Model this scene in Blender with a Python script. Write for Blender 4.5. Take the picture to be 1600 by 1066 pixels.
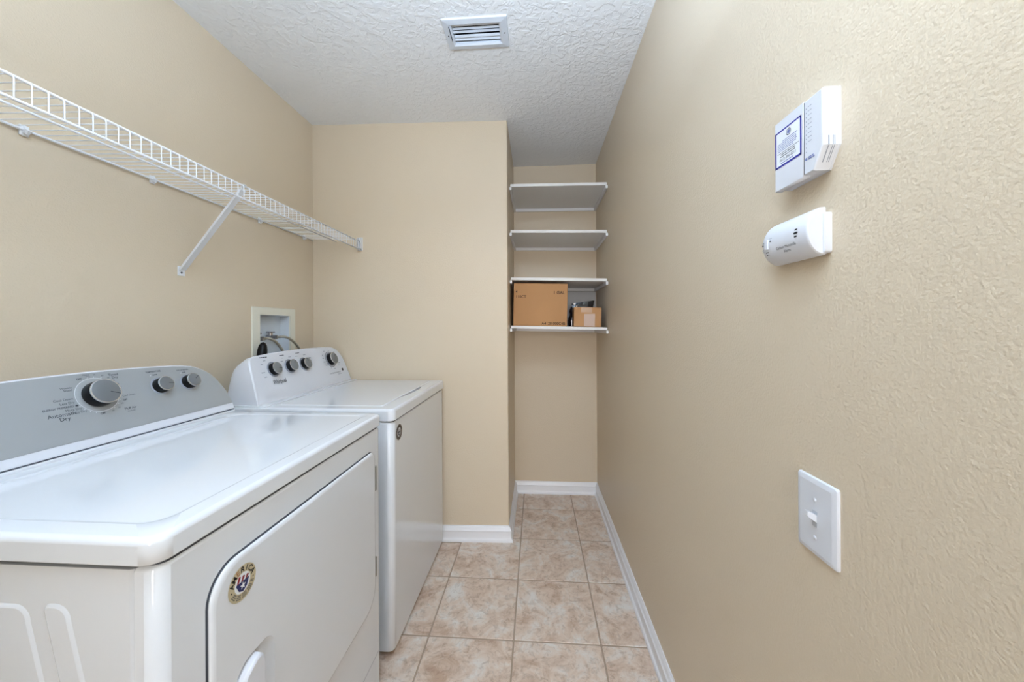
import bpy, bmesh, math, random
from mathutils import Vector, Matrix
random.seed(7)
PI = math.pi
for o in list(bpy.data.objects): bpy.data.objects.remove(o)
scene = bpy.context.scene
COL = scene.collection

# ------------------------------------------------------------------ camera
D, XL, XA, YB = 0.4444, -1.3154, -0.1639, 2.688      # right wall, left wall, alcove side wall, alcove back wall
YE0, YE1, H = 2.040, 2.078, 2.44                     # end wall (left / right corner), ceiling height
YF = -1.15                                           # wall behind the camera
cd = bpy.data.cameras.new('camera'); cam = bpy.data.objects.new('camera', cd); COL.objects.link(cam)
cd.sensor_width = 36; cd.lens = 560.873 / 1600 * 36; cd.shift_y = -23.35 / 1600; cd.clip_start = 0.02
cam.matrix_world = Matrix.Translation((0, 0, 1.246)) @ Matrix.Rotation(0.0673, 4, 'Z') @ Matrix.Rotation(PI/2, 4, 'X') @ Matrix.Rotation(-0.005, 4, 'Z')
scene.camera = cam

# ------------------------------------------------------------------ world, lights, exposure
w = bpy.data.worlds.new('world'); scene.world = w; w.use_nodes = True
w.node_tree.nodes['Background'].inputs[0].default_value = (0.80, 0.88, 1.0, 1)
w.node_tree.nodes['Background'].inputs[1].default_value = 0.3
HALL_FILL, FILL_UP, FILL_GLOW = 52.0, 47.0, 6.0  # strengths of the added fill lights
LIGHT_TINT, HALL_FILL_TINT = (0.56, 0.745, 1.0), (1.0, 0.95, 0.90)
LX, LY, LZ = -.02, .12, 1.93                          # added bowl uplight, out of view
# added fill light beyond the unseen doorway, brightens end wall and alcove
ld = bpy.data.lights.new('hall_fill_light', 'AREA'); ld.shape = 'RECTANGLE'; ld.size = 0.9; ld.size_y = 1.5
ld.energy = HALL_FILL; ld.color = HALL_FILL_TINT
lo = bpy.data.objects.new('hall_fill_light', ld); COL.objects.link(lo)
lo.matrix_world = Matrix.Translation((0.12, YF - 1.5, 1.45)) @ Matrix.Rotation(PI/2, 4, 'X')   # faces +Y through the doorway
vs = scene.view_settings
vs.view_transform = 'Standard'; vs.look = 'None'; vs.gamma = 1; vs.use_curve_mapping = False
vs.exposure = 0.22

# ------------------------------------------------------------------ materials
def srgb(r, g, b):
    f = lambda c: (c/255/12.92) if c/255 <= .04045 else ((c/255+.055)/1.055)**2.4
    return (f(r), f(g), f(b), 1)
def mat(name, rgb, rough=.5, metal=0, coat=0, spec=None, bump=None, vary=0, emit=None):
    m = bpy.data.materials.new(name); m.use_nodes = True
    nt = m.node_tree; N = nt.nodes; L = nt.links; b = N['Principled BSDF']
    b.inputs['Base Color'].default_value = srgb(*rgb)
    b.inputs['Roughness'].default_value = rough; b.inputs['Metallic'].default_value = metal
    b.inputs['Coat Weight'].default_value = coat; b.inputs['Coat Roughness'].default_value = .03
    if spec is not None: b.inputs['Specular IOR Level'].default_value = spec
    g = N.new('ShaderNodeNewGeometry')
    if emit: b.inputs['Emission Color'].default_value = srgb(*rgb); b.inputs['Emission Strength'].default_value = emit
    if vary:
        n = N.new('ShaderNodeTexNoise'); n.inputs['Scale'].default_value = 9; n.inputs['Detail'].default_value = 4
        L.new(g.outputs['Position'], n.inputs['Vector'])
        hs = N.new('ShaderNodeHueSaturation'); hs.inputs['Color'].default_value = srgb(*rgb)
        mr = N.new('ShaderNodeMapRange'); mr.inputs[3].default_value = 1 - vary; mr.inputs[4].default_value = 1 + vary
        L.new(n.outputs['Fac'], mr.inputs[0]); L.new(mr.outputs[0], hs.inputs['Value']); L.new(hs.outputs[0], b.inputs['Base Color'])
    if bump:
        sc, st, dist, kind = bump
        n = N.new('ShaderNodeTexNoise'); n.inputs['Scale'].default_value = sc; n.inputs['Detail'].default_value = 2
        L.new(g.outputs['Position'], n.inputs['Vector']); src = n.outputs['Fac']
        if kind == 'knock':
            n.inputs['Detail'].default_value = 4; n.inputs['Distortion'].default_value = .6
            r = N.new('ShaderNodeValToRGB'); r.color_ramp.elements[0].position = .44; r.color_ramp.elements[1].position = .58
            L.new(src, r.inputs[0]); src = r.outputs[0]
        bp = N.new('ShaderNodeBump'); bp.inputs['Strength'].default_value = st; bp.inputs['Distance'].default_value = dist
        L.new(src, bp.inputs['Height']); L.new(bp.outputs[0], b.inputs['Normal'])
    return m
M = {}
M['wall'] = mat('tan_wall_paint', (214, 197, 172), .40, bump=(220, .48, .0021, 'peel'), spec=.4)
M['ceiling'] = mat('white_textured_ceiling', (240, 240, 240), .75, bump=(42, .5, .003, 'knock'))
M['trim'] = mat('white_trim_paint', (236, 236, 238), .3)
M['enamel'] = mat('white_enamel', (226, 228, 231), .07, coat=.3)
M['plastic'] = mat('white_plastic', (219, 220, 225), .3)
M['slot'] = mat('grey_switch_slot', (188, 190, 197), .5)
M['ivory'] = mat('ivory_plastic', (226, 222, 206), .4)
M['wire'] = mat('white_vinyl_wire', (232, 233, 236), .35)
M['steelwhite'] = mat('white_vent_metal', (214, 219, 226), .35)
M['dark'] = mat('dark_void', (22, 24, 28), .8)
M['gap'] = mat('dark_seam_and_gap_shade', (70, 74, 82), .7)  # dark seams and vent lever, also painted shade in door and lid gaps
M['silver'] = mat('silver_console', (168, 171, 172), .34, metal=.25)
M['cap'] = mat('brushed_grey_cap', (128, 132, 136), .32, metal=.4)
M['rim'] = mat('bright_chrome_rim', (205, 208, 212), .18, metal=.8)
M['black'] = mat('black_plastic', (9, 9, 12), .4, spec=.25)
M['ink'] = mat('dark_grey_print', (62, 66, 74), .6)
M['inklight'] = mat('light_grey_print', (150, 154, 164), .6)
M['white'] = mat('white_print', (238, 240, 243), .5)
M['shelf'] = mat('white_shelf_board', (233, 231, 229), .45)
M['card'] = mat('brown_cardboard', (186, 138, 92), .8, vary=.06)
M['cardside'] = mat('brown_cardboard_inner', (150, 108, 70), .85)
M['cardink'] = mat('carton_print', (44, 30, 22), .8)
M['label'] = mat('pale_paper_label', (205, 178, 160), .6)
M['tape'] = mat('clear_packing_tape', (196, 160, 130), .2)
M['bag'] = mat('black_glossy_plastic', (18, 18, 24), .14, coat=.5)
M['greyboard'] = mat('grey_white_board', (196, 198, 202), .5)
M['braid'] = mat('braided_steel_hose', (172, 166, 150), .35, metal=.7, bump=(600, .6, .001, 'peel'))
M['brass'] = mat('chrome_valve', (190, 190, 196), .2, metal=.9)
M['galv'] = mat('grey_outlet_recess', (206, 212, 218), .45)
M['blue'] = mat('navy_blue_print', (42, 44, 150), .5)
M['bluegrey'] = mat('blue_grey_print', (112, 122, 172), .5)
M['gold'] = mat('gold_sticker', (200, 186, 152), .4)
M['navy'] = mat('sticker_navy', (24, 32, 92), .4)
M['red'] = mat('sticker_red', (140, 36, 40), .4)
M['brown'] = mat('sticker_brown', (168, 120, 78), .4)
M['bronze'] = mat('bronze_sticker', (112, 98, 82), .4, metal=.2)
M['hinge'] = mat('grey_hinge_metal', (140, 140, 134), .4, metal=.6, bump=(500, .8, .001, 'peel'))
M['screw'] = mat('screw_metal', (110, 112, 116), .35, metal=.8)
M['grout'] = mat('tan_grout', (172, 152, 132), .9, vary=.08)
def tile_material():
    m = bpy.data.materials.new('mottled_beige_ceramic'); m.use_nodes = True
    nt = m.node_tree; N = nt.nodes; L = nt.links; b = N['Principled BSDF']
    b.inputs['Roughness'].default_value = .38
    g = N.new('ShaderNodeNewGeometry'); oi = N.new('ShaderNodeObjectInfo')
    sc = N.new('ShaderNodeVectorMath'); sc.operation = 'SCALE'; sc.inputs['Scale'].default_value = 17
    cx = N.new('ShaderNodeCombineXYZ')
    for i in range(3): L.new(oi.outputs['Random'], cx.inputs[i])
    L.new(cx.outputs[0], sc.inputs[0])
    ad = N.new('ShaderNodeVectorMath'); ad.operation = 'ADD'
    L.new(g.outputs['Position'], ad.inputs[0]); L.new(sc.outputs[0], ad.inputs[1])
    def noise(s, d, dist=0., rough=.6):
        n = N.new('ShaderNodeTexNoise'); n.inputs['Scale'].default_value = s; n.inputs['Detail'].default_value = d
        n.inputs['Distortion'].default_value = dist; n.inputs['Roughness'].default_value = rough
        L.new(ad.outputs[0], n.inputs['Vector']); return n
    n1 = noise(9, 6, .7, .7); r1 = N.new('ShaderNodeValToRGB'); e = r1.color_ramp.elements
    e[0].position = .34; e[0].color = srgb(194, 164, 140); e[1].position = .66; e[1].color = srgb(228, 222, 214)
    k = e.new(.5); k.color = srgb(220, 199, 180)
    L.new(n1.outputs['Fac'], r1.inputs[0])
    n2 = noise(38, 6, .9, .7); r2 = N.new('ShaderNodeValToRGB'); e = r2.color_ramp.elements
    e[0].position = .36; e[0].color = (.50, .42, .36, 1); e[1].position = .50; e[1].color = (1, 1, 1, 1)
    L.new(n2.outputs['Fac'], r2.inputs[0])
    mx = N.new('ShaderNodeMix'); mx.data_type = 'RGBA'; mx.blend_type = 'MULTIPLY'; mx.inputs[0].default_value = .48
    L.new(r1.outputs[0], mx.inputs[6]); L.new(r2.outputs[0], mx.inputs[7]); L.new(mx.outputs[2], b.inputs['Base Color'])
    bp = N.new('ShaderNodeBump'); bp.inputs['Strength'].default_value = .15; bp.inputs['Distance'].default_value = .001
    L.new(n2.outputs['Fac'], bp.inputs['Height']); L.new(bp.outputs[0], b.inputs['Normal'])
    return m
M['tile'] = tile_material()

# ------------------------------------------------------------------ helpers
class MB:
    """collects verts / faces (with material slots) and links them as one mesh object"""
    def __init__(s): s.v = []; s.f = []; s.m = []; s.mats = []
    def mi(s, m):
        if m not in s.mats: s.mats.append(m)
        return s.mats.index(m)
    def add(s, vs, fs, m=None):
        o = len(s.v); s.v += [tuple(p) for p in vs]
        for f in fs: s.f.append([i+o for i in f]); s.m.append(s.mi(m))
    def box(s, a, b, m=None, bevel=0, seg=2, mtx=None):
        bm = bmesh.new(); bmesh.ops.create_cube(bm, size=1)
        for v in bm.verts: v.co = Vector([a[i] + (b[i]-a[i])*(v.co[i]+.5) for i in range(3)])
        if bevel: bmesh.ops.bevel(bm, geom=bm.edges[:], offset=bevel, segments=seg, affect='EDGES', profile=.5)
        s.addbm(bm, m, mtx)
    def addbm(s, bm, m=None, mtx=None):
        bm.verts.index_update()
        s.add([(mtx @ v.co) if mtx else v.co for v in bm.verts], [[v.index for v in f.verts] for f in bm.faces], m); bm.free()
    def rings(s, rings, m=None, cap0=True, cap1=True, closed=True):
        n = len(rings[0]); vs = [p for r in rings for p in r]; fs = []
        for k in range(len(rings)-1):
            for i in range(n if closed else n-1):
                j = (i+1) % n; fs.append([k*n+i, k*n+j, (k+1)*n+j, (k+1)*n+i])
        if cap0: fs.append(list(range(n))[::-1])
        if cap1: fs.append([(len(rings)-1)*n+i for i in range(n)])
        s.add(vs, fs, m)
    def tube(s, pts, r, m=None, seg=8):
        pts = [Vector(p) for p in pts]; rr = []
        up = Vector((0.31, 0.17, 0.93))
        for i, p in enumerate(pts):
            t = (pts[min(i+1, len(pts)-1)] - pts[max(i-1, 0)]).normalized()
            a = t.cross(up).normalized(); b = t.cross(a)
            R = r[i] if isinstance(r, (list, tuple)) else r
            rr.append([p + a*R*math.cos(2*PI*k/seg) + b*R*math.sin(2*PI*k/seg) for k in range(seg)])
        s.rings(rr, m)
    def lathe(s, prof, fr, m=None, seg=32):
        """prof: list of (radius, height) about the frame's normal; fr(u, v, n) -> point"""
        s.rings([[fr(r*math.cos(2*PI*k/seg), r*math.sin(2*PI*k/seg), h) for k in range(seg)] for r, h in prof], m)
    def prism(s, outline, fr, n0, n1, m=None):
        s.rings([[fr(u, v, n0) for u, v in outline], [fr(u, v, n1) for u, v in outline]], m)
    def text(s, body, fr, u, v, size, m=None, align='CENTER', n=.0004, ang=0, shear=0, sx=1, bold=0):
        cu = bpy.data.curves.new('t', 'FONT'); cu.body = body; cu.size = size; cu.align_x = align; cu.align_y = 'CENTER'
        cu.shear = shear; cu.offset = bold*size; cu.resolution_u = 3; cu.space_line = .9
        ob = bpy.data.objects.new('t', cu); me = bpy.data.meshes.new_from_object(ob)
        ca, sa = math.cos(ang), math.sin(ang)
        vs = [fr(u + sx*p.co.x*ca - p.co.y*sa, v + sx*p.co.x*sa + p.co.y*ca, n) for p in me.vertices]
        s.add(vs, [list(p.vertices) for p in me.polygons], m)
        bpy.data.objects.remove(ob); bpy.data.curves.remove(cu); bpy.data.meshes.remove(me)
    def build(s, name, m=None, parent=None, smooth=None, label=None):
        me = bpy.data.meshes.new(name); me.from_pydata(s.v, [], s.f)
        mats = [(x if x is not None else m) for x in s.mats]
        for x in mats: me.materials.append(M[x] if isinstance(x, str) else x)
        for p, i in zip(me.polygons, s.m): p.material_index = i
        bm = bmesh.new(); bm.from_mesh(me); bmesh.ops.recalc_face_normals(bm, faces=bm.faces[:]); bm.to_mesh(me); bm.free()
        if smooth:
            for p in me.polygons: p.use_smooth = True
            me.set_sharp_from_angle(angle=math.radians(smooth))
            for p in me.polygons:      # large plane faces stay plane
                if len(p.vertices) > 6 or p.area > .006 or (len(p.vertices) == 3 and max(map(abs, p.normal)) > .9999): p.use_smooth = False
        o = bpy.data.objects.new(name, me); COL.objects.link(o)
        if parent: o.parent = parent
        if label: o['label'] = label
        return o
def fix_parent(o, parent): o.parent = parent; return o
def empty(name, loc, label, cat, group=None):
    o = bpy.data.objects.new(name, None); COL.objects.link(o); o.empty_display_size = .05
    # identity transform keeps the parts' world coordinates; the empty sits at the thing's base through its delta
    o.location = (0, 0, 0)
    o['label'] = label; o['category'] = cat
    if group: o['group'] = group
    BASES.append((o, Vector(loc))); return o
BASES = []
def tag(o, label, cat, group=None):
    o['label'] = label; o['category'] = cat
    if group: o['group'] = group
    return o
def struct(o): o['kind'] = 'structure'; return o
def part(name, parent, m, fn, smooth=None, label=None):
    b = MB(); fn(b); return b.build(name, m, parent, smooth, label)
def rrect(x0, x1, y0, y1, r, n=6):
    rs = r if isinstance(r, (list, tuple)) else (r,)*4      # corners: x1y1, x0y1, x0y0, x1y0
    out = []
    for (cx, cy, a0, R) in ((x1-rs[0], y1-rs[0], 0, rs[0]), (x0+rs[1], y1-rs[1], 90, rs[1]), (x0+rs[2], y0+rs[2], 180, rs[2]), (x1-rs[3], y0+rs[3], 270, rs[3])):
        for k in range(n+1):
            a = math.radians(a0 + 90*k/n); out.append((cx + R*math.cos(a), cy + R*math.sin(a)))
    return out
def frame(P0, u, v, n):
    P0, u, v, n = map(Vector, (P0, u, v, n))
    return lambda a, b, c=0: P0 + u*a + v*b + n*c
def at(fr, a, b): return lambda u, v, n=0: fr(a+u, b+v, n)
FX = frame((0, 0, 0), (0, 1, 0), (0, 0, 1), (1, 0, 0))      # u=y, v=z, n=x (faces +x)
FRW = frame((D, 0, 0), (0, -1, 0), (0, 0, 1), (-1, 0, 0))   # on the right wall, u=-y, v=z, n out of the wall
FZ = frame((0, 0, 0), (1, 0, 0), (0, 1, 0), (0, 0, 1))

# ------------------------------------------------------------------ the room
def holed(b, fr, u0, u1, v0, v1, hu0, hu1, hv0, hv1, n0, n1):
    for a0, a1, c0, c1 in ((u0, hu0, v0, v1), (hu1, u1, v0, v1), (hu0, hu1, v0, hv0), (hu0, hu1, hv1, v1)):
        if a1-a0 > 1e-6 and c1-c0 > 1e-6: b.prism([(a0, c0), (a1, c0), (a1, c1), (a0, c1)], fr, n0, n1)
floor = struct(part('floor', None, 'grout', lambda b: b.box((XL, YF, -.10), (D, YB, -.0016))))
S, TX, TY, G = .3422, -.0954, 1.7614, .0032
tile_cache = {}
for i in range(-4, 3):
    for j in range(-9, 4):
        x0, x1 = max(TX+i*S+G, XL+.004), min(TX+(i+1)*S-G, D-.004)
        y0, y1 = max(TY+j*S+G, YF+.004), min(TY+(j+1)*S-G, YB-.004)
        if x1-x0 < .006 or y1-y0 < .006: continue
        if x1 < XA and y0 > YE1: continue
        if x1 > XA and x0 < XA and y0 > YE1: x0 = XA+.004
        if x1 < XA and y1 > YE0: y1 = YE0-.002
        key = (round(x1-x0, 4), round(y1-y0, 4))
        if key not in tile_cache:
            b = MB(); hx, hy = key[0]/2, key[1]/2
            b.rings([[Vector((p[0], p[1], z)) for p in rrect(-hx+q, hx-q, -hy+q, hy-q, .003, 1)] for q, z in ((0, -.012), (0, -.0012), (.0014, 0))])
            o = b.build('tile', 'tile', floor); tile_cache[key] = o.data
        else:
            o = bpy.data.objects.new('tile', tile_cache[key]); COL.objects.link(o); o.parent = floor
        o.location = ((x0+x1)/2, (y0+y1)/2, 0)
VX0, VX1, VY0, VY1 = -.365, -.107, 1.370, 1.5245
struct(part('ceiling', None, 'ceiling', lambda b: holed(b, FZ, XL-.15, D+.12, YF-.12, YB+.12, VX0+.030, VX1-.030, VY0+.027, VY1-.027, H, H+.14)))
OY0, OY1, OZ0, OZ1 = 1.622, 1.833, 1.06, 1.306              # laundry outlet opening
struct(part('wall_left', None, 'wall', lambda b: holed(b, FX, YF-.12, YE0+.05, 0, H, OY0-.012, OY1+.012, OZ0-.012, OZ1+.012, XL-.15, XL)))
struct(part('wall_right', None, 'wall', lambda b: b.box((D, YF-.12, 0), (D+.12, YB+.12, H))))
struct(part('wall_back', None, 'wall', lambda b: b.box((XA-.15, YB, 0), (D, YB+.12, H))))
struct(part('wall_middle', None, 'wall', lambda b: b.prism([(XL-.15, YE0), (XL, YE0), (XA-.004, YE1), (XA, YE1+.004), (XA, YB), (XL-.15, YB)], FZ, 0, H)))
struct(part('wall_front', None, 'wall', lambda b: holed(b, frame((0, YF, 0), (1, 0, 0), (0, 0, 1), (0, -1, 0)), XL, D, 0, H, -.24, .42, 0, 2.05, 0, .12)))  # unseen doorway, placed and narrowed to steer the added hall light
# moulded baseboards
HB = .088
BP = [(0, 0), (.023, 0), (.023, .011), (.020, .016), (.0165, .018), (.0150, .022), (.0150, .056), (.0165, .060), (.0165, .063), (.0125, .068), (.0105, .074), (.0085, .080), (.0050, .0845), (.0045, HB), (0, HB)]
def baseboard(name, pts, nrm, left_m=0, right_m=0):
    """pts: start / end along the wall; nrm: out of the wall; mitres extend/shorten with depth"""
    a, c = Vector(pts[0]+(0,)), Vector(pts[1]+(0,)); n = Vector(nrm+(0,)); t = (c-a).normalized()
    b = MB(); b.rings([[a + n*d - t*d*left_m + Vector((0, 0, z)) for d, z in BP], [c + n*d + t*d*right_m + Vector((0, 0, z)) for d, z in BP]])
    return struct(b.build(name, 'trim', None, 12))
en = Vector((YE1-YE0, -(XA-XL), 0)).normalized()
baseboard('baseboard_right', ((D, YF), (D, YB)), (-1, 0), 0, -1)
baseboard('baseboard_back', ((XA, YB), (D, YB)), (0, -1), -1, -1)
baseboard('baseboard_alcove', ((XA, YE1), (XA, YB)), (1, 0), 1, -1)
baseboard('baseboard_middle', ((XL, YE0), (XA, YE1)), (en.x, en.y), 0, 1)

# ------------------------------------------------------------------ ceiling vent
v = empty('ceiling_vent', (-.236, 1.447, H), 'white metal louvred air vent on the textured ceiling', 'vent')
def vframe(b):
    for q0, z0, q1, z1 in ((0, 0, .002, -.006), (.002, -.006, .026, -.009), (.026, -.009, .034, -.004), (.034, -.004, .034, .03)):
        A = rrect(VX0+q0, VX1-q0, VY0+q0*.9, VY1-q0*.9, .001, 1); B = rrect(VX0+q1, VX1-q1, VY0+q1*.9, VY1-q1*.9, .001, 1)
        b.rings([[Vector((p[0], p[1], H+z0)) for p in A], [Vector((p[0], p[1], H+z1)) for p in B]], None, False, False)
part('frame', v, 'steelwhite', vframe)
def duct(b):
    A = rrect(VX0+.0305, VX1-.0305, VY0+.0275, VY1-.0275, .001, 1)
    b.rings([[Vector((x, y, H+z)) for x, y in A] for z in (.022, .13)], None, False, True)
part('duct', v, 'dark', duct)
for yy, ang, hw in ((1.4085, 14, .0044), (1.4245, 14, .0046), (1.4405, 14, .0046), (1.4620, 24, .0050), (1.4765, 30, .0056)):
    b = MB(); b.box((-(VX1-VX0)/2+.0345, -hw, -.0005), ((VX1-VX0)/2-.0345, hw, .0005), mtx=Matrix.Translation((-.236, yy, H+.002)) @ Matrix.Rotation(-math.radians(ang), 4, 'X'))
    b.build('louvre_blade', 'steelwhite', v)
for xx in (VX0+.014, VX1-.014):
    part('screw', v, 'screw', lambda b: b.lathe([(0.0001, -.0005), (.003, -.0005), (.003, -.0018), (.0001, -.0024)], at(frame((0, 0, H-.0066), (1, 0, 0), (0, 1, 0), (0, 0, 1)), xx, 1.447), seg=10), 40)
part('damper_lever', v, 'gap', lambda b: b.box((VX0+.024, 1.40, H-.0125), (VX0+.0265, 1.47, H-.007)))

# ------------------------------------------------------------------ wire shelf
SX0, SX1, ZR, ZF, ZL = -1.307, -1.030, 1.7555, 1.7450, 1.7000
ws = empty('wire_shelf', (XL, 1.2, ZR), 'long white vinyl-coated wire shelf fixed high along the left wall', 'shelf')
SY0, SY1 = .30, 2.030
part('back_rail', ws, 'wire', lambda b: b.tube([(SX0, SY0, ZR), (SX0, SY1-.005, ZR)], .0032), 40)
part('front_rail', ws, 'wire', lambda b: b.tube([(SX1, SY0, ZF+.001), (SX1, SY1+.010, ZF+.001)], .0034), 40)
part('lip_rail', ws, 'wire', lambda b: b.tube([(SX1+.002, SY0, ZL), (SX1+.002, SY1+.010, ZL)], .0034), 40)
part('support_rail', ws, 'wire', lambda b: b.tube([(-1.165, SY0, ZR-.011), (-1.165, SY1-.002, ZR-.011)], .0030), 40)
b = MB(); b.tube([(SX0-.002, 0, ZR+.003), (SX1-.004, 0, ZF+.0045), (SX1+.0028, 0, ZF+.002), (SX1+.0048, 0, ZF-.005), (SX1+.0048, 0, ZL-.002)], .0014, seg=6)
w0 = b.build('shelf_wire', 'wire', ws, 40); w0.location.y = SY0+.010
n = int((SY1-SY0)/.0254)
off = (.6188 + .0254*1 - .009) % .0254
for k in range(1, n+1):
    yy = SY0 + .010 + .0254*k
    if yy > SY1-.006: break
    o = w0.copy(); COL.objects.link(o); o.location.y = yy
def clip(yy):
    def f(b):
        b.box((XL, yy-.009, ZR-.014), (XL+.006, yy+.009, ZR+.013), bevel=.0015, seg=1)
        b.tube([(XL+.003, yy, ZR-.004), (XL+.012, yy, ZR-.0065), (XL+.0165, yy, ZR)], .006, seg=8)
        b.lathe([(.0001, .0075), (.003, .0075), (.003, .006)], at(frame((XL, 0, 0), (0, 1, 0), (0, 0, 1), (1, 0, 0)), yy, ZR+.008), seg=8)
    return f
for yy in (.837, 1.147, 1.627, 1.955): part('wall_clip', ws, 'wire', clip(yy), 40)
def brace(b):
    A, Bq = Vector((XL+.006, 1.248, 1.462)), Vector((SX1-.004, 1.204, ZF-.012))
    d = (Bq-A).normalized(); side = Vector((0, 1, 0)); side = (side - d*side.dot(d)).normalized(); up = d.cross(side)
    sec = [(-.0105, -.004), (.0105, -.004), (.0105, .004), (.008, .004), (.007, -.001), (-.007, -.001), (-.008, .004), (-.0105, .004)]
    b.rings([[p + side*u + up*q for u, q in sec] for p in (A, Bq)])
    b.box((XL, 1.234, 1.4385), (XL+.003, 1.2605, 1.474), bevel=.0008, seg=1)
    b.box((SX1-.007, 1.198, ZF-.014), (SX1-.005, 1.210, ZF+.006)); b.box((SX1-.007, 1.198, ZF+.0045), (SX1+.006, 1.210, ZF+.006))
bo = part('support_brace', ws, 'wire', brace)
part('screw', bo, 'screw', lambda b: b.lathe([(.0001, .0055), (.003, .005), (.0038, .003)], at(frame((XL, 0, 0), (0, 1, 0), (0, 0, 1), (1, 0, 0)), 1.247, 1.450), seg=10))
def endb(b):
    yw = YE0 + (SX1-XL)/(XA-XL)*(YE1-YE0)
    b.box((SX1-.014, yw-.003, 1.696), (SX1+.014, yw, 1.772), bevel=.001, seg=1)
    b.box((SX1-.010, yw-.024, 1.703), (SX1-.007, yw-.002, 1.766)); b.box((SX1+.009, yw-.024, 1.703), (SX1+.012, yw-.002, 1.766))
    b.box((SX1-.010, yw-.024, 1.693), (SX1+.012, yw-.002, 1.6955))
eb = part('end_bracket', ws, 'wire', endb)
for zz in (1.703, 1.764): part('screw', eb, 'screw', lambda b: b.lathe([(.0001, .002), (.003, .0015), (.003, 0)], at(frame((0, 2.0465, 0), (1, 0, 0), (0, 0, 1), (0, -1, 0)), SX1+.003, zz), seg=8))

# ------------------------------------------------------------------ laundry outlet box and hoses
ob = empty('laundry_outlet_box', (XL, 1.73, 1.05), 'off-white recessed laundry outlet box in the left wall above the washer', 'outlet box')
def of(b):
    o1 = rrect(1.576, 1.876, 1.02, 1.344, .002, 1); o2 = rrect(OY0, OY1, OZ0, OZ1, .002, 1)
    b.rings([[FX(y, z, XL) for y, z in o1], [FX(y, z, XL+.005) for y, z in rrect(1.579, 1.873, 1.023, 1.341, .002, 1)], [FX(y, z, XL+.006) for y, z in o2], [FX(y, z, XL-.003) for y, z in o2]], None, False, False)
part('faceplate', ob, 'ivory', of)
part('recess', ob, 'galv', lambda b: (b.rings([[FX(y, z, XL-.001) for y, z in rrect(OY0, OY1, OZ0, OZ1, .002, 1)], [FX(y, z, XL-.045) for y, z in rrect(OY0+.004, OY1-.008, OZ0, OZ1-.004, .004, 1)]], None, False, True)))
def valve(yc, zc):
    def f(b):
        b.tube([(XL-.044, yc, zc), (XL-.012, yc, zc)], .011, seg=10)
        b.tube([(XL-.024, yc, zc-.012), (XL-.024, yc, zc+.022)], .010, seg=10)
        b.box((XL-.038, yc-.018, zc+.022), (XL-.012, yc+.018, zc+.030), bevel=.003, seg=1)
        b.tube([(XL-.014, yc, zc), (XL+.0055, yc+.006, zc)], .012, seg=6)
    return f
part('valve', ob, 'brass', valve(1.728, 1.196), 40); part('valve', ob, 'brass', valve(1.640, 1.190), 40)
def hose(name, pts, r, m, label, cat, group=None):
    P = [Vector(p) for p in pts]; out = []
    for i in range(len(P)-1):
        p0, p1, p2, p3 = P[max(i-1, 0)], P[i], P[i+1], P[min(i+2, len(P)-1)]
        for k in range(6):
            t = k/6; out.append(.5*((2*p1) + (p2-p0)*t + (2*p0-5*p1+4*p2-p3)*t*t + (3*p1-p0-3*p2+p3)*t**3))
    out.append(P[-1]); b = MB(); b.tube(out, r, seg=10)
    return tag(b.build(name, m, None, 50), label, cat, group)
hose('supply_hose', [(XL+.0075, 1.735, 1.196), (-1.285, 1.745, 1.198), (-1.272, 1.770, 1.188), (-1.268, 1.815, 1.158), (-1.268, 1.850, 1.118), (-1.266, 1.862, 1.05), (-1.266, 1.866, .98)], .0062, 'braid', 'braided steel supply hose arching from the chrome valve, nearer the room corner', 'hose', 'washer supply hoses')
hose('supply_hose', [(XL+.0115, 1.646, 1.190), (-1.296, 1.641, 1.193), (-1.282, 1.646, 1.192), (-1.270, 1.668, 1.178), (-1.268, 1.698, 1.150), (-1.266, 1.722, 1.115), (-1.266, 1.735, 1.05), (-1.266, 1.738, .98)], .0062, 'braid', 'braided steel supply hose beside the black drain hose', 'hose', 'washer supply hoses')
b = MB(); b.tube([(-1.280, 1.592, .98), (-1.280, 1.595, 1.10), (-1.280, 1.599, 1.140), (-1.280, 1.602, 1.160), (-1.280, 1.604, 1.171), (-1.280, 1.605, 1.176)], [.022, .022, .020, .0165, .010, .003], seg=14)
tag(b.build('drain_hose', 'black', None, 50), 'black drain hose end standing in front of the outlet box', 'hose')

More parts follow.
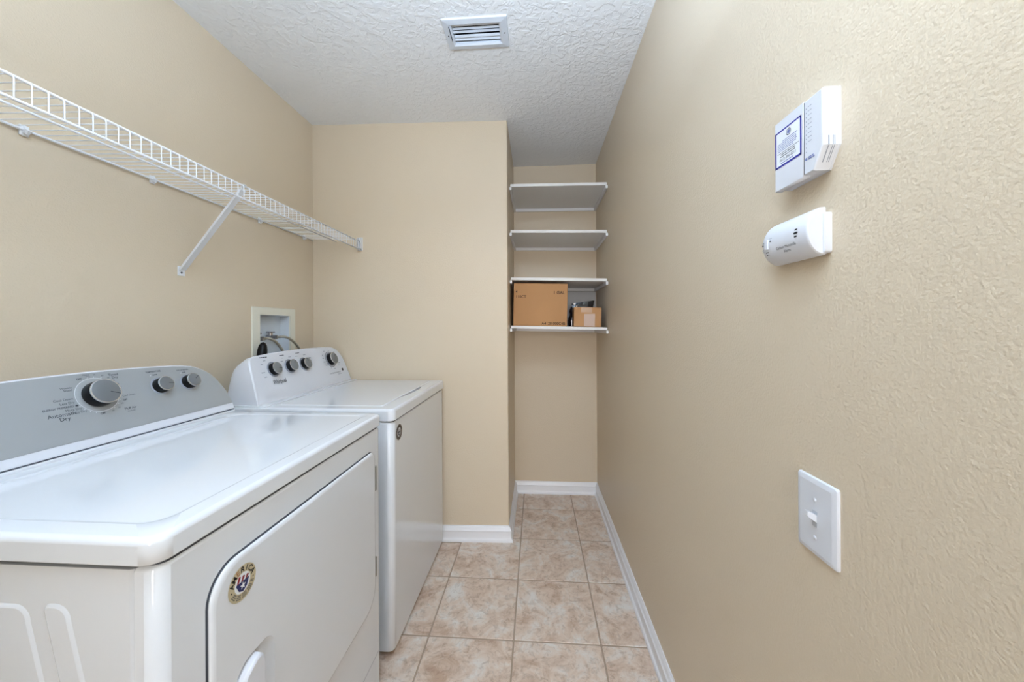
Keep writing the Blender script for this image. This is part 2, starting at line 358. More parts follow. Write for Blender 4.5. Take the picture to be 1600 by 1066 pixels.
# ------------------------------------------------------------------ shared appliance pieces
def console_frame(x0, z0, x1, z1):
    L = math.hypot(x1-x0, z1-z0); ux, uz = (x1-x0)/L, (z1-z0)/L
    return frame((x0, 0, z0), (0, 1, 0), (ux, 0, uz), (uz, 0, -ux))
def inset(poly, q):
    """move a convex counter-clockwise outline inwards by q"""
    n = len(poly); out = []
    for i in range(n):
        p0, p, p1 = Vector(poly[i-1]), Vector(poly[i]), Vector(poly[(i+1) % n])
        a, c = (p-p0), (p1-p)
        if a.length < 1e-9 or c.length < 1e-9: out.append(tuple(p)); continue
        a.normalize(); c.normalize(); na, nc = Vector((-a.y, a.x)), Vector((-c.y, c.x))
        m = (na+nc)
        m = m.normalized() if m.length > 1e-6 else na
        out.append(tuple(p + m*(q/max(.4, m.dot(na)))))
    return out
def console_body(b, fr, outline, xrear):
    """front face outline, then rings lofted back to a rounded top-rear edge"""
    c = sum(p[0] for p in outline)/len(outline); z0 = fr(0, 0).z
    R = [[fr(u, v, -.0005) for u, v in inset(outline, .005)], [fr(u, v, -.0012) for u, v in inset(outline, .0025)], [fr(u, v, -.004) for u, v in outline]]
    for q, sv, sh in ((.14, .995, 1), (.28, .975, 1), (.43, .93, 1), (.62, .87, .999), (.80, .78, .998), (.91, .68, .996), (.97, .58, .994), (1, .46, .992)):
        ring = []
        for u, v in outline:
            p = fr(c+(u-c)*sh, v, -.004); ring.append(Vector((p.x + (xrear-p.x)*q, p.y, z0 + (p.z-z0)*sv)))
        R.append(ring)
    b.rings(R)
def knob(parent, fr, y, t, r, h, ring_r, ang, m_cap='cap', big=False):
    f = at(fr, y, t)
    k = part('knob', parent, 'black', lambda b: b.lathe([(r*.99, .0012), (r, .004), (r*.97, h*.86), (r*.95, h*.93), (r*.9, h*.93)], f, seg=36), 35)
    part('base_ring', k, 'inklight' if not big else 'silver', lambda b: b.lathe([(ring_r, .0002), (ring_r, .0014), (ring_r*.96, .0020), (r*.9, .0020)], f, seg=40), 35)
    part('cap_rim', k, 'rim', lambda b: b.lathe([(r*.965, h*.86), (r*.985, h*.93), (r*.97, h*.98), (r*.90, h*1.0), (r*.88, h*.97)], f, seg=40), 35)
    part('cap', k, m_cap, lambda b: b.lathe([(r*.90, h*.93), (r*.90, h*.985), (r*.86, h*1.0), (.0001, h*1.01)], f, seg=40), 35)
    ca, sa = math.cos(ang), math.sin(ang)
    part('pointer', k, 'ink', lambda b: b.prism([(r*(.25*ca)-.0008*-sa*1, r*.25*sa-.0008*ca), (r*.86*ca+.0008*sa, r*.86*sa-.0008*ca), (r*.86*ca-.0008*sa, r*.86*sa+.0008*ca), (r*.25*ca-.0008*sa, r*.25*sa+.0008*ca)], f, h*1.0, h*1.012+.0004))
    return k
def ring_mark(b, f, r0, r1, n, m, seg=64):
    for k in range(seg):
        a0, a1 = 2*PI*k/seg, 2*PI*(k+1)/seg
        b.add([f(r0*math.cos(a0), r0*math.sin(a0), n), f(r1*math.cos(a0), r1*math.sin(a0), n), f(r1*math.cos(a1), r1*math.sin(a1), n), f(r0*math.cos(a1), r0*math.sin(a1), n)], [[0, 1, 2, 3]], m)
def disc(b, f, u, v, r, n, m, seg=10, el=1):
    b.add([f(u+r*math.cos(2*PI*k/seg), v+el*r*math.sin(2*PI*k/seg), n) for k in range(seg)], [list(range(seg))], m)
def bars(b, f, u, v, widths, h, m, n=.0004, gap=.0012, ang=0):
    """illegibly small print: a run of short strokes"""
    ca, sa = math.cos(ang), math.sin(ang); x = 0
    for wd in widths:
        pts = [(x, -h/2), (x+wd, -h/2), (x+wd, h/2), (x, h/2)]
        b.add([f(u+p*ca-q*sa, v+p*sa+q*ca, n) for p, q in pts], [[0, 1, 2, 3]], m); x += wd+gap
def feet(parent, xs, ys):
    for x in xs:
        for y in ys:
            part('foot', parent, 'black', lambda b: b.lathe([(.022, 0), (.022, .008), (.010, .010), (.010, .030), (.0001, .030)], at(FZ, x, y), seg=14), 40)
def sticker(parent, f, R, main, star_side=True):
    b = MB(); disc(b, f, 0, 0, R, .0006, main, 40); ring_mark(b, f, R*.96, R, .0008, 'gold' if main == 'gold' else 'bronze')
    blk = 'black'
    disc(b, f, 0, 0, R*.57, .0009, 'white', 32)
    # striped flag above, dark blue starred field below
    for k in range(3):
        u0 = -R*.44 + k*R*.30
        b.add([f(u0, R*.06, .0012), f(u0+R*.14, R*.06, .0012), f(u0+R*.30, R*.40-.08*R*k, .0012), f(u0+R*.24, R*.50-.10*R*k, .0012), f(u0+R*.14, R*.46-.06*R*k, .0012)], [[0, 1, 2, 3, 4]], 'red' if main == 'gold' else 'bronze')
    m2 = 'navy' if main == 'gold' else blk
    b.add([f(R*x, R*y, .0013) for x, y in ((-.50, .10), (.48, .10), (.40, -.08), (.30, -.34), (.02, -.52), (-.28, -.36), (-.40, -.10))], [list(range(7))], m2)
    star = [(R*(.22 if k % 2 == 0 else .09)*math.sin(PI*k/5), -R*.16 + R*(.22 if k % 2 == 0 else .09)*math.cos(PI*k/5)) for k in range(10)]
    b.add([f(x, y, .0016) for x, y in star] + [f(0, -R*.16, .0016)], [[k, (k+1) % 10, 10] for k in range(10)], 'white')
    for i, ch in enumerate('AMERICA'):
        a = math.radians(158 - i*22.5 * 1.0) - (0)
        a = math.radians(90 + 72 - i*24)
        b.text(ch, f, R*.76*math.cos(a), R*.76*math.sin(a), R*.44, 'brown' if (ch == 'E' and main == 'gold') else blk, n=.0010, ang=a-PI/2, bold=.03)
    for sgn in (-1, 1): disc(b, f, sgn*R*.78, -R*.12, R*.05, .001, blk, 6)
    for rr in (.66, .76, .86):
        for k in range(22):
            a = math.radians(205 + k*130/21)
            if k % 5 == 4: continue
            a2 = a+math.radians(4.4); r0, r1 = R*(rr-.03), R*(rr+.03)
            b.add([f(r0*math.cos(a), r0*math.sin(a), .001), f(r1*math.cos(a), r1*math.sin(a), .001), f(r1*math.cos(a2), r1*math.sin(a2), .001), f(r0*math.cos(a2), r0*math.sin(a2), .001)], [[0, 1, 2, 3]], 'ink')
    return b.build('round_sticker', main, parent, None, 'round sticker with AMERICA lettering and a striped flag emblem')

# ------------------------------------------------------------------ dryer
dr = empty('clothes_dryer', (-.87, .84, 0), 'white front-loading clothes dryer with grey control console, nearest the camera', 'dryer')
DX, DY0, DY1, DZ = -.540, .478, 1.206, .903
def cab(b):
    b.rings([[Vector((x, y, z)) for x, y in rrect(-1.215, -.579, DY0, DY1, .006, 2)] for z in (.022, .898)])
cb = part('cabinet', dr, 'enamel', cab, 40)
def emboss(pts, q=.006):
    def f(b):
        fr = frame((0, DY0, 0), (1, 0, 0), (0, 0, 1), (0, -1, 0))
        b.rings([[fr(x, z, -.001) for x, z in pts], [fr(x, z, .0018) for x, z in inset(pts, q*.6)], [fr(x, z, .0026) for x, z in inset(pts, q)]], None, False, True)
    return f
def slant(x0, x1, ztop, zbot, dx):
    r = .026
    arc = [(x1-r+r*math.sin(a), ztop-r+r*math.cos(a)) for a in [PI/2*k/6 for k in range(7)]]   # top right corner
    arc2 = [(x0+.012-.012*math.cos(a), ztop-.012+.012*math.sin(a)) for a in [PI/2*k/4 for k in range(5)]]
    P = arc2 + arc
    low = [(x1+dx, zbot), (x0+dx, zbot)]
    return (P + low)[::-1]
part('side_emboss', cb, 'enamel', emboss(slant(-.722, -.676, .845, .20, .155)), 50)
part('side_emboss', cb, 'enamel', emboss(slant(-1.10, -.741, .842, .20, .155)), 50)
def dfront(b):
    o = lambda q: rrect(-.577+q, DX-q, DY0-.003+q, DY1+.002-q, (.020, .003, .003, .020), 6)
    b.rings([[Vector((x, y, z)) for x, y in o(q)] for q, z in ((0, .03), (0, .896), (.002, .901), (.007, DZ))])
fp = part('front_panel', dr, 'enamel', dfront, 50)
def dtop(b):
    O = lambda q, z: [Vector((x, y, z)) for x, y in rrect(-1.215+q, -.535-q, .468+q, 1.2135-q, (.026, .01, .01, .026), 6)]
    I = lambda q, z: [Vector((x, y, z)) for x, y in rrect(-1.035+q, -.572-q, .505+q, 1.176-q, .035, 6)]
    b.rings([O(.006, .9075), O(.002, .9085), O(0, .911), O(0, .938), O(.0012, .9425), O(.004, .9458), O(.009, .9474), I(0, .9478), I(.005, .9460), I(.009, .9455)])
part('top_panel', dr, 'enamel', dtop, 60)
part('seam', dr, 'gap', lambda b: b.rings([[Vector((x, y, z)) for x, y in rrect(-1.20, -.543, .482, 1.200, .018, 4)] for z in (.900, .909)]))
feet(dr, (-1.15, -.62), (.54, 1.14))
# door (front surface 8 mm proud)
XD = -.530
def ddoor(b):
    R = lambda q: rrect(.551+q, 1.150-q, .338+q, .839-q, (.030, .055, .055, .060), 8)
    b.rings([[FX(y, z, x) for y, z in R(q)] for q, x in ((.004, DX-.002), (.0015, DX+.0015), (0, XD-.0055), (.0012, XD-.0025), (.004, XD-.0007), (.008, XD))])
door = part('door', dr, 'enamel', ddoor, 40)
cut = part('cutter', None, 'enamel', lambda b: b.rings([[FX(y, z, x) for y, z in rrect(.598+q, .690-q, .440+q, .640-q, .030, 6)] for q, x in ((.014, XD-.0078), (.006, XD-.0065), (.001, XD-.002), (-.003, XD+.004))]))
mo = door.modifiers.new('pocket', 'BOOLEAN'); mo.operation = 'DIFFERENCE'; mo.object = cut; mo.solver = 'EXACT'
dg = bpy.context.evaluated_depsgraph_get(); me2 = bpy.data.meshes.new_from_object(door.evaluated_get(dg)); door.modifiers.clear(); door.data = me2
bpy.data.objects.remove(cut)
for p in me2.polygons: p.use_smooth = True
me2.set_sharp_from_angle(angle=math.radians(40))
for p in me2.polygons:
    if len(p.vertices) > 6 or abs(p.normal.x) > .9999: p.use_smooth = False
def grip(b):
    o = [(.594, .46), (.655, .46), (.655, .612), (.651, .626), (.643, .634), (.632, .634), (.606, .620), (.597, .606), (.594, .590)]
    b.rings([[FX(y, z, x) for y, z in inset(o, q)] for q, x in ((0, XD-.006), (0, XD+.006), (.0015, XD+.0095), (.005, XD+.012))])
part('handle', door, 'plastic', grip, 40)
part('door_gap_shade', dr, 'gap', lambda b: b.rings([[FX(y, z, x) for y, z in rrect(.5495+q, 1.1512-q, .3370+q, .8407-q, (.031, .0565, .0565, .061), 8)] for q, x in ((0, DX-.001), (0, DX+.0004))]))  # dark strip painted for the shaded gap around the door
for z0, z1 in ((.706, .787), (.424, .487)):
    part('hinge', dr, 'hinge', lambda b: b.box((DX-.001, 1.1455, z0), (XD+.0015, 1.1545, z1), bevel=.0012, seg=1))
part('toe_seam', dr, 'inklight', lambda b: b.box((DX-.001, DY0+.016, .143), (DX+.0004, DY1-.018, .1455)))
sticker(door, at(frame((XD, 0, 0), (0, 1, 0), (0, 0, 1), (1, 0, 0)), .6115, .787), .0305, 'gold')
# console
FD = console_frame(-1.075, .957, -1.150, 1.135)
half = [(.3755, 0), (.376, .020), (.3755, .040), (.370, .068), (.364, .087), (.355, .1074), (.347, .124), (.336, .1396), (.323, .152), (.309, .1624), (.295, .170), (.280, .1764), (.252, .182), (.220, .1858), (.15, .1902), (.075, .1928)]
dout = [(.84+a, t) for a, t in half] + [(.84, .1935)] + [(.84-a, t) for a, t in half[::-1]]
dc = part('console', dr, 'plastic', lambda b: console_body(b, FD, dout, -1.232), 35)
part('console_seam', dr, 'gap', lambda b: b.box((-1.19, .470, .9535), (-1.0775, 1.211, .9575)))
part('console_base', dr, 'enamel', lambda b: b.box((-1.19, .472, .9460), (-1.0720, 1.2100, .9545), bevel=.002, seg=2), 40)
gi = [p for p in inset(dout, .0048)]
g2 = []
def clipy(poly, t0):
    out = []
    for i in range(len(poly)):
        a, c = poly[i-1], poly[i]
        if (a[1] >= t0) != (c[1] >= t0):
            k = (t0-a[1])/(c[1]-a[1]); out.append((a[0]+(c[0]-a[0])*k, t0))
        if c[1] >= t0: out.append(c)
    return out
gp = clipy(gi, .0225)
part('face_panel', dc, 'silver', lambda b: b.prism(gp, FD, -.001, .0006))
knob(dc, FD, .848, .128, .0335, .0285, .0440, math.radians(-25), big=True)
knob(dc, FD, 1.0005, .1250, .0225, .0245, .0262, math.radians(-8))
knob(dc, FD, 1.0870, .1230, .0222, .0245, .0258, math.radians(35))
def dtext(b):
    f = FD; n = .0011; I = 'ink'
    T = lambda s, y, t, size, al='CENTER', m=I, sx=1, bold=0: b.text(s, f, y, t, size, m, al, n, sx=sx, bold=bold)
    ring_mark(b, at(f, .848, .128), .0445, .0455, n, 'white')
    T('Automatic', .7695, .0920, .0125, bold=.004); T('Dry', .7710, .0812, .0125, bold=.004)
    T('ENERGY PREFERRED', .795, .1085, .0062, 'RIGHT', bold=.015)
    T('Cool Down', .7985, .1275, .0076, 'RIGHT'); T('Less Dry', .7985, .1178, .0076, 'RIGHT')
    T('More Dry', .8075, .1000, .0076, 'RIGHT'); T('Very Dry', .8150, .0918, .0076, 'RIGHT')
    T('Wrinkle', .8040, .1555, .0068, 'RIGHT'); T('Shield', .8025, .1490, .0068, 'RIGHT')
    T('OFF', .8230, .1745, .0062, bold=.03); T('Heavy', .8390, .1838, .0056); T('Dry', .8420, .1788, .0052)
    T('Timed', .8960, .1765, .0088, bold=.012); T('Dry', .8975, .1685, .0088, bold=.012)
    for s_, y, t in (('70', .8560, .1815), ('60', .8720, .1775), ('50', .8830, .1695), ('40', .8920, .1600), ('30', .8985, .1490), ('20', .9015, .1390)): T(s_, y, t, .0054)
    T('Cool Down', .8985, .1135, .0064, 'LEFT'); T('OFF', .8960, .1020, .0062, 'LEFT', bold=.03)
    T('10', .8920, .0935, .0054); T('20', .8820, .0845, .0054); T('30', .8665, .0790, .0054)
    T('Fluff Air', .8920, .0770, .0088, 'LEFT', bold=.012); T('(no heat)', .8970, .0695, .0050, 'LEFT'); T('OFF', .8440, .0770, .0062, bold=.03)
    T('TEMPERATURE', .9960, .1710, .0064, bold=.02); T('CYCLE SIGNAL', 1.0830, .1655, .0058, bold=.02)
    for a in (100, 84, 66, 208, 222, 236, 250, 318, 300, 332): disc(b, at(f, .848, .128), .0482*math.cos(math.radians(a)), .0482*math.sin(math.radians(a)), .0010, n, 'white', 8)
    disc(b, f, .8005, .1088, .0032, n, I, 10, .7)
    for yy, tt in ((.985, .160), (1.074, .1555)): disc(b, f, yy, tt, .0012, n, 'white', 8)
    bars(b, f, .991, .161, (.004, .003, .004), .0026, 'ink', n, .0008); bars(b, f, 1.079, .157, (.004, .005), .0026, 'ink', n, .0008); bars(b, f, 1.031, .124, (.004, .003), .0026, 'ink', n, .0008)
part('lettering', dc, 'ink', dtext)['kind'] = 'stuff'

# ------------------------------------------------------------------ washer
wa = empty('washing_machine', (-.87, 1.675, 0), 'white top-loading washing machine between the dryer and the end wall', 'washer')
WX, WY0, WY1, WZ = -.540, 1.3175, 2.0335, .884
def wcab(b):
    o = lambda q: rrect(-1.215+q, WX-q, WY0+q, WY1-q, (.010, .006, .006, .022), 6)
    b.rings([[Vector((x, y, z)) for x, y in o(q)] for q, z in ((.004, .016), (0, .022), (0, WZ-.006), (.003, WZ-.001), (.006, WZ))])
wc = part('cabinet', wa, 'enamel', wcab, 50)
part('seam', wa, 'gap', lambda b: b.rings([[Vector((x, y, z)) for x, y in rrect(-1.20, WX-.004, WY0+.005, WY1-.004, .016, 4)] for z in (WZ-.001, WZ+.006)]))
lx0, lx1, ly0, ly1 = -1.030, -.598, 1.362, 1.992
def lid_outline(q, bulge):
    P = rrect(lx0+q, lx1-q, ly0+q, ly1-q, .012, 3); out = []
    for i, p in enumerate(P):
        out.append(p)
        nx = P[(i+1) % len(P)]
        if p[0] > lx1-q-1e-6 and nx[0] > lx1-q-1e-6 and abs(p[1]-nx[1]) > .3:
            for yy, k in ((1.545, 0), (1.575, .35), (1.61, .8), (1.65, 1), (1.74, 1), (1.775, .9), (1.795, .45), (1.805, 0)):
                out.append((lx1-q + bulge*k, yy))
    return out
def wtop(b):
    bm = bmesh.new()
    O = rrect(-1.215, -.5345, 1.3115, 2.0385, (.014, .01, .01, .022), 6)
    oi = inset(O, .008); li = lid_outline(0, .016)
    zt = .9355
    va = [bm.verts.new((x, y, zt)) for x, y in oi]; vb = [bm.verts.new((x, y, zt)) for x, y in li]
    ed = [bm.edges.new((L_[i], L_[(i+1) % len(L_)])) for L_ in (va, vb) for i in range(len(L_))]
    bmesh.ops.triangle_fill(bm, use_beauty=True, use_dissolve=False, edges=ed)
    b.addbm(bm)
    b.rings([[Vector((x, y, z)) for x, y in P] for P, z in ((inset(O, .004), .889), (O, .892), (O, .925), (inset(O, .0022), .9315), (inset(O, .005), .9345), (oi, zt))], None, True, False)
    b.rings([[Vector((x, y, z)) for x, y in li] for z in (zt, .922)], None, False, True)
part('top_panel', wa, 'enamel', wtop, 40)
part('lid', wa, 'enamel', lambda b: b.rings([[Vector((x, y, z)) for x, y in rrect(lx0+.002+q, lx1-.0022-q, ly0+.0022+q, ly1-.0022-q, .011, 4)] for q, z in ((0, .924), (0, .9350), (.0012, .9368), (.004, .9375))]), 40)
part('lid_gap_shade', wa, 'gap', lambda b: b.rings([[Vector((x, y, z)) for x, y in rrect(lx0+.001, lx1+.0100, ly0+.001, ly1-.001, .011, 4)] for z in (.9215, .9225)]))  # dark sheet that paints the shade in the gap below the lid
feet(wa, (-1.15, -.61), (1.39, 1.96))
FW = console_frame(-1.082, .9375, -1.147, 1.1175)
Rr = [(2.0377, 0), (2.0372, .05), (2.0340, .10), (2.025, .145), (2.0105, .174), (1.990, .192), (1.9627, .2045), (1.920, .2105), (1.8758, .2133), (1.74, .2160)]
Lr = [(1.5988, .2135), (1.48, .2085), (1.405, .2025), (1.378, .198), (1.3615, .189), (1.3555, .17), (1.345, .10), (1.3375, .05), (1.3306, 0)]
wcn = part('console', wa, 'plastic', lambda b: console_body(b, FW, Rr+Lr, -1.226), 35)
part('console_ledge', wa, 'enamel', lambda b: b.box((-1.215, 1.322, .935), (-1.046, 2.030, .9395), bevel=.002, seg=2), 40)
for y, t, r, h, ang in ((1.470, .136, .0270, .0235, -10), (1.577, .138, .0270, .0235, 60), (1.678, .137, .0270, .0235, 100)):
    knob(wcn, FW, y, t, r, h, .0335, math.radians(ang))
knob(wcn, FW, 1.900, .139, .0330, .026, .0375, math.radians(60))
def wtext(b):
    f = FW; n = .0006
    b.text('Whirlpool', f, 1.4840, .0785, .0265, 'ink', n=n, shear=.12, sx=.70, bold=.012)
    # headings and settings too small to read in the photograph
    for y, t, wd in ((1.415, .193, (.009, .008, .010, .012)), (1.532, .193, (.008, .008, .010)), (1.640, .195, (.008, .009, .008))): bars(b, f, y, t, wd, .0036, 'ink', n, .0010)
    for y, t, wd in ((1.430, .178, (.006, .005)), (1.410, .163, (.008, .004)), (1.400, .128, (.010, .008)), (1.408, .108, (.007, .006)), (1.540, .180, (.008,)), (1.528, .166, (.010, .005)), (1.585, .181, (.007, .006)), (1.632, .180, (.008, .007)), (1.690, .182, (.010, .006)), (1.722, .165, (.012, .006)),
                     (1.838, .168, (.010,)), (1.833, .150, (.012,)), (1.832, .130, (.009, .005)), (1.842, .110, (.010, .006)), (1.860, .188, (.012,)), (1.905, .190, (.012,)), (1.950, .178, (.010,)), (1.962, .112, (.012, .004)), (1.955, .099, (.010,)), (1.878, .091, (.008,)), (1.902, .084, (.010, .008))):
        bars(b, f, y, t, wd, .0034, 'inklight', n, .0010)
    ring_mark(b, at(f, 1.900, .139), .0415, .0440, n, 'ink')
    for k in range(7): disc(b, f, 1.868+k*.0135, .0605, .0032, n, 'ink', 8)
    bars(b, f, 1.852, .0605, (.008,), .003, 'inklight', n); bars(b, f, 1.925, .050, (.02, .012), .0028, 'inklight', n)
    disc(b, f, 1.981, .071, .0085, n+.0004, 'black', 16)
part('lettering', wcn, 'ink', wtext)['kind'] = 'stuff'
sticker(wc, at(frame((WX, 0, 0), (0, 1, 0), (0, 0, 1), (1, 0, 0)), 1.3775, .8320), .0305, 'bronze')

# ------------------------------------------------------------------ alcove shelves
shelves = []
for nm, zl, zr_, lab in (('top', 2.1297, 2.1226, 'white alcove shelf board nearest the ceiling, empty'), ('b', 1.8415, 1.8285, 'white alcove shelf board second from the top, empty'),
                    ('c', 1.5440, 1.5285, 'white alcove shelf board directly above the large cardboard carton'), ('d', 1.2406, 1.2262, 'lowest white alcove shelf board, carrying the cardboard boxes')):
    s = empty('alcove_shelf', (.14, 2.47, zl), lab, 'shelf', 'alcove shelves')
    Y0 = 2.250; xa, xb = XA+.006, D-.006
    zz = lambda x, zl=zl, zr_=zr_: zl + (x-xa)/(xb-xa)*(zr_-zl)
    def board(b):
        b.rings([[Vector((x, y, zz(x)+q)) for x, q in ((xa, -.0085), (xb, -.0085), (xb, .0085), (xa, .0085))] for y in (Y0, YB-.001)])
    part('board', s, 'shelf', board)
    for x0, x1, nn in ((XA, XA+.014, 0), (D-.014, D, 1)):
        xm = (x0+x1)/2
        part('side_cleat', s, 'trim', lambda b: b.box((x0, Y0-.006, zz(xm)-.030), (x1, YB, zz(xm)-.0095), bevel=.002, seg=1))
    part('back_cleat', s, 'trim', lambda b: b.rings([[Vector((x, y, zz(x)-q)) for x, q in ((xa+.01, .030), (xb-.01, .030), (xb-.01, .0095), (xa+.01, .0095))] for y in (YB-.014, YB-.0005)]))
    shelves.append(zz)
zs = lambda x: shelves[3](x) + .0085
SL = math.atan2(1.2262-1.2406, .596)
def on_shelf(x, y): return Matrix.Translation((x, y, zs(x))) @ Matrix.Rotation(-SL*.99, 4, 'Y')
ct = empty('cardboard_carton', (.024, 2.44, zs(.024)), 'large brown cardboard carton printed 1 GAL on the lowest shelf', 'box')
mt = on_shelf(.0235, 2.27)
W2, HT, DP = .1695, .270, .30
part('body', ct, 'card', lambda b: b.box((-W2, 0, .0005), (W2, DP, HT), bevel=.003, seg=2, mtx=mt), 40)
fc = lambda u, v, n=0: mt @ Vector((u, -n, v))
for zq in (HT-.0050, .006):
    part('flap_seam', ct, 'cardside', lambda b: b.prism([(-W2+.004, zq), (W2-.004, zq), (W2-.004, zq+.0008), (-W2+.004, zq+.0008)], fc, 0, .0004))
for tx, uu, vv, sz, al in (('4', -W2+.012, HT-.055, .024, 'LEFT'), ('110CT', -W2+.012, HT-.086, .024, 'LEFT'), ('1 GAL', W2-.018, HT-.058, .027, 'RIGHT'), ('A4128-000C4B', W2-.012, .017, .0235, 'RIGHT')):
    part('printed_text', ct, 'cardink', lambda b: b.text(tx, fc, uu, vv, sz, 'cardink', al, .0006, bold=.015))
sb = empty('small_cardboard_box', (.322, 2.33, zs(.322)), 'small taped brown cardboard box with a pale label beside the large carton', 'box')
ms = on_shelf(.3205, 2.275); fs = lambda u, v, n=0: ms @ Vector((u, -n, v))
part('body', sb, 'card', lambda b: b.box((-.0850, 0, .0005), (.0850, .115, .124), bevel=.004, seg=2, mtx=ms), 40)
part('tape', sb, 'tape', lambda b: (b.prism([(-.042, .092), (.026, .090), (.027, .1215), (-.042, .1215)], fs, 0, .0006), b.box((-.042, .001, .1238), (.027, .114, .1246), mtx=ms)))
part('label', sb, 'label', lambda b: b.prism([(-.022, .004), (.045, .003), (.045, .084), (-.022, .082)], fs, 0, .0007))
part('edge_seam', sb, 'cardside', lambda b: b.prism([(.083, .004), (.0846, .004), (.0846, .120), (.083, .120)], fs, 0, .0004))
def bag(b):
    rnd = random.Random(3); rings_ = []
    for k in range(9):
        t = k/8; z = .165*t
        cxx, hw, hd = -.004-.022*(1-t), .070+.004*math.sin(t*5), .024*(1-t*.72)
        ring = []
        for i in range(20):
            a = 2*PI*i/20; q = 1 + rnd.uniform(-.10, .10)*(0 if k == 0 else (1 + k/8))
            top = (.012 if k == 8 else 0)*math.cos(a)
            ring.append(mb @ Vector((cxx + hw*q*math.copysign(abs(math.cos(a))**.6, math.cos(a)), hd*q*math.sin(a), z + top)))
        rings_.append(ring)
    b.rings(rings_)
mb = on_shelf(.312, 2.425) @ Matrix.Translation((0, 0, .0015))
bo_ = part('plastic_pouch', None, 'bag', bag)
tag(bo_, 'crumpled glossy black plastic pouch standing behind the small cardboard box', 'pouch')
pb = MB(); pb.box((-.128, 0, .001), (.128, .012, .262), bevel=.002, seg=1, mtx=on_shelf(.302, 2.640) @ Matrix.Rotation(-.08, 4, 'X'))
tag(pb.build('leaning_panel', 'greyboard'), 'pale grey flat panel leaning against the alcove back wall behind the boxes', 'panel')

# ------------------------------------------------------------------ right-wall fittings
# u = -y, v = z, n = distance out of the wall
sw = empty('light_switch', (D, .598, .88), 'white single toggle light switch plate low on the right wall', 'light switch')
u0, u1, v0, v1 = -.6385, -.5580, .8795, 1.0020
part('plate', sw, 'plastic', lambda b: b.rings([[FRW(u, v, n) for u, v in rrect(u0+q, u1-q, v0+q, v1-q, .004, 3)] for q, n in ((0, 0), (0, .0022), (.0012, .0042), (.0070, .0062), (.0085, .0064))]), 30)
uc, vc = -.6035, .9390
uc = (u0+u1)/2
part('toggle_slot', sw, 'slot', lambda b: b.prism(rrect(uc-.0052, uc+.0052, vc-.0125, vc+.0125, .001, 2), FRW, .0058, .0067))
part('toggle', sw, 'plastic', lambda b: b.rings([[FRW(uc+du*k, vc+z0+dv*k2, n) for du, dv in ((-1, -1), (1, -1), (1, 1), (-1, 1))] for k, k2, z0, n in ((.0044, .0060, .001, .006), (.0042, .0050, .0045, .012), (.0038, .0042, .0085, .0185), (.0030, .0032, .0090, .0195))]), 30)
for vz in (vc+.0300, vc-.0300):
    part('screw', sw, 'plastic', lambda b: b.lathe([(.0032, .0060), (.0032, .0068), (.0022, .0075), (.0001, .0077)], at(FRW, uc, vz), seg=14), 40)
# carbon monoxide alarm
co = empty('carbon_monoxide_alarm', (D, .63, 1.352), 'rounded white carbon monoxide alarm on the right wall below the alarm keypad', 'alarm')
CZ, HH = 1.3885, .0365
def surf(dz): return .010 + .023*math.sqrt(max(0, 1-(dz/HH)**2))**1.15
prof = [(-HH, .006)] + [(-HH*math.cos(PI*k/24), max(.010, .010+.023*(math.sin(PI*k/24))**1.15)) for k in range(25)] + [(HH, .006)]
def cob(b):
    R = []
    for y, k in ((.5745, .94), (.5755, .98), (.578, 1.0), (.672, 1.0), (.680, .975), (.685, .91), (.688, .80)):
        R.append([FRW(-y, CZ + dz*k, .006 + (n-.006)*k) for dz, n in prof])
    b.rings(R)
part('body', co, 'plastic', cob, 40)
part('base_plate', co, 'plastic', lambda b: b.rings([[FRW(u, v, n) for u, v in rrect(-.684+q, -.5705-q, 1.3545+q, 1.4165-q, .004, 3)] for q, n in ((0, 0), (0, .0095), (.001, .0105))]), 40)
fco = lambda u, v, n=0: FRW(u, v, surf(v-CZ) + .0003 + n)
def sl(b):
    for dv, ru in ((.0055, .0035), (0, .0052), (-.0055, .0035)):
        P = [(-.5985 + ru*math.cos(2*PI*k/16), 1.3915+dv+.0016*(ru/.0045)*math.sin(2*PI*k/16)) for k in range(16)]
        b.add([fco(u, v, .0002) for u, v in P], [list(range(16))], 'dark')
part('sounder_slots', co, 'dark', sl)['kind'] = 'stuff'
def cot(b):
    b.text('Carbon Monoxide', fco, -.6235, 1.3760, .0066, 'ink', n=.0001, sx=.95); b.text('Alarm', fco, -.6235, 1.3690, .0066, 'ink', n=.0001)
    for u, v in ((-.6800, 1.3880), (-.6600, 1.3925)):
        disc(b, fco, u, v, .0022, .0002, 'ink', 10, .6); bars(b, fco, u-.003, v+.005, (.0015, .002, .0015), .0012, 'inklight', .0001, .0006)
    for v in (1.3800, 1.3765): bars(b, fco, -.683, v, (.002, .002), .0012, 'inklight', .0001, .0006)
    for v in (1.3745, 1.3705): bars(b, fco, -.6745, v, (.003, .003), .0016, 'ink', .0001, .0008)
part('lettering', co, 'ink', cot)['kind'] = 'stuff'
part('test_button', co, 'plastic', lambda b: b.rings([[fco(u, v, n) for u, v in rrect(-.6725+q, -.6665-q, 1.3790+q, 1.3965-q, .001, 2)] for q, n in ((0, -.001), (0, .0012), (.0006, .0018))]), 40)
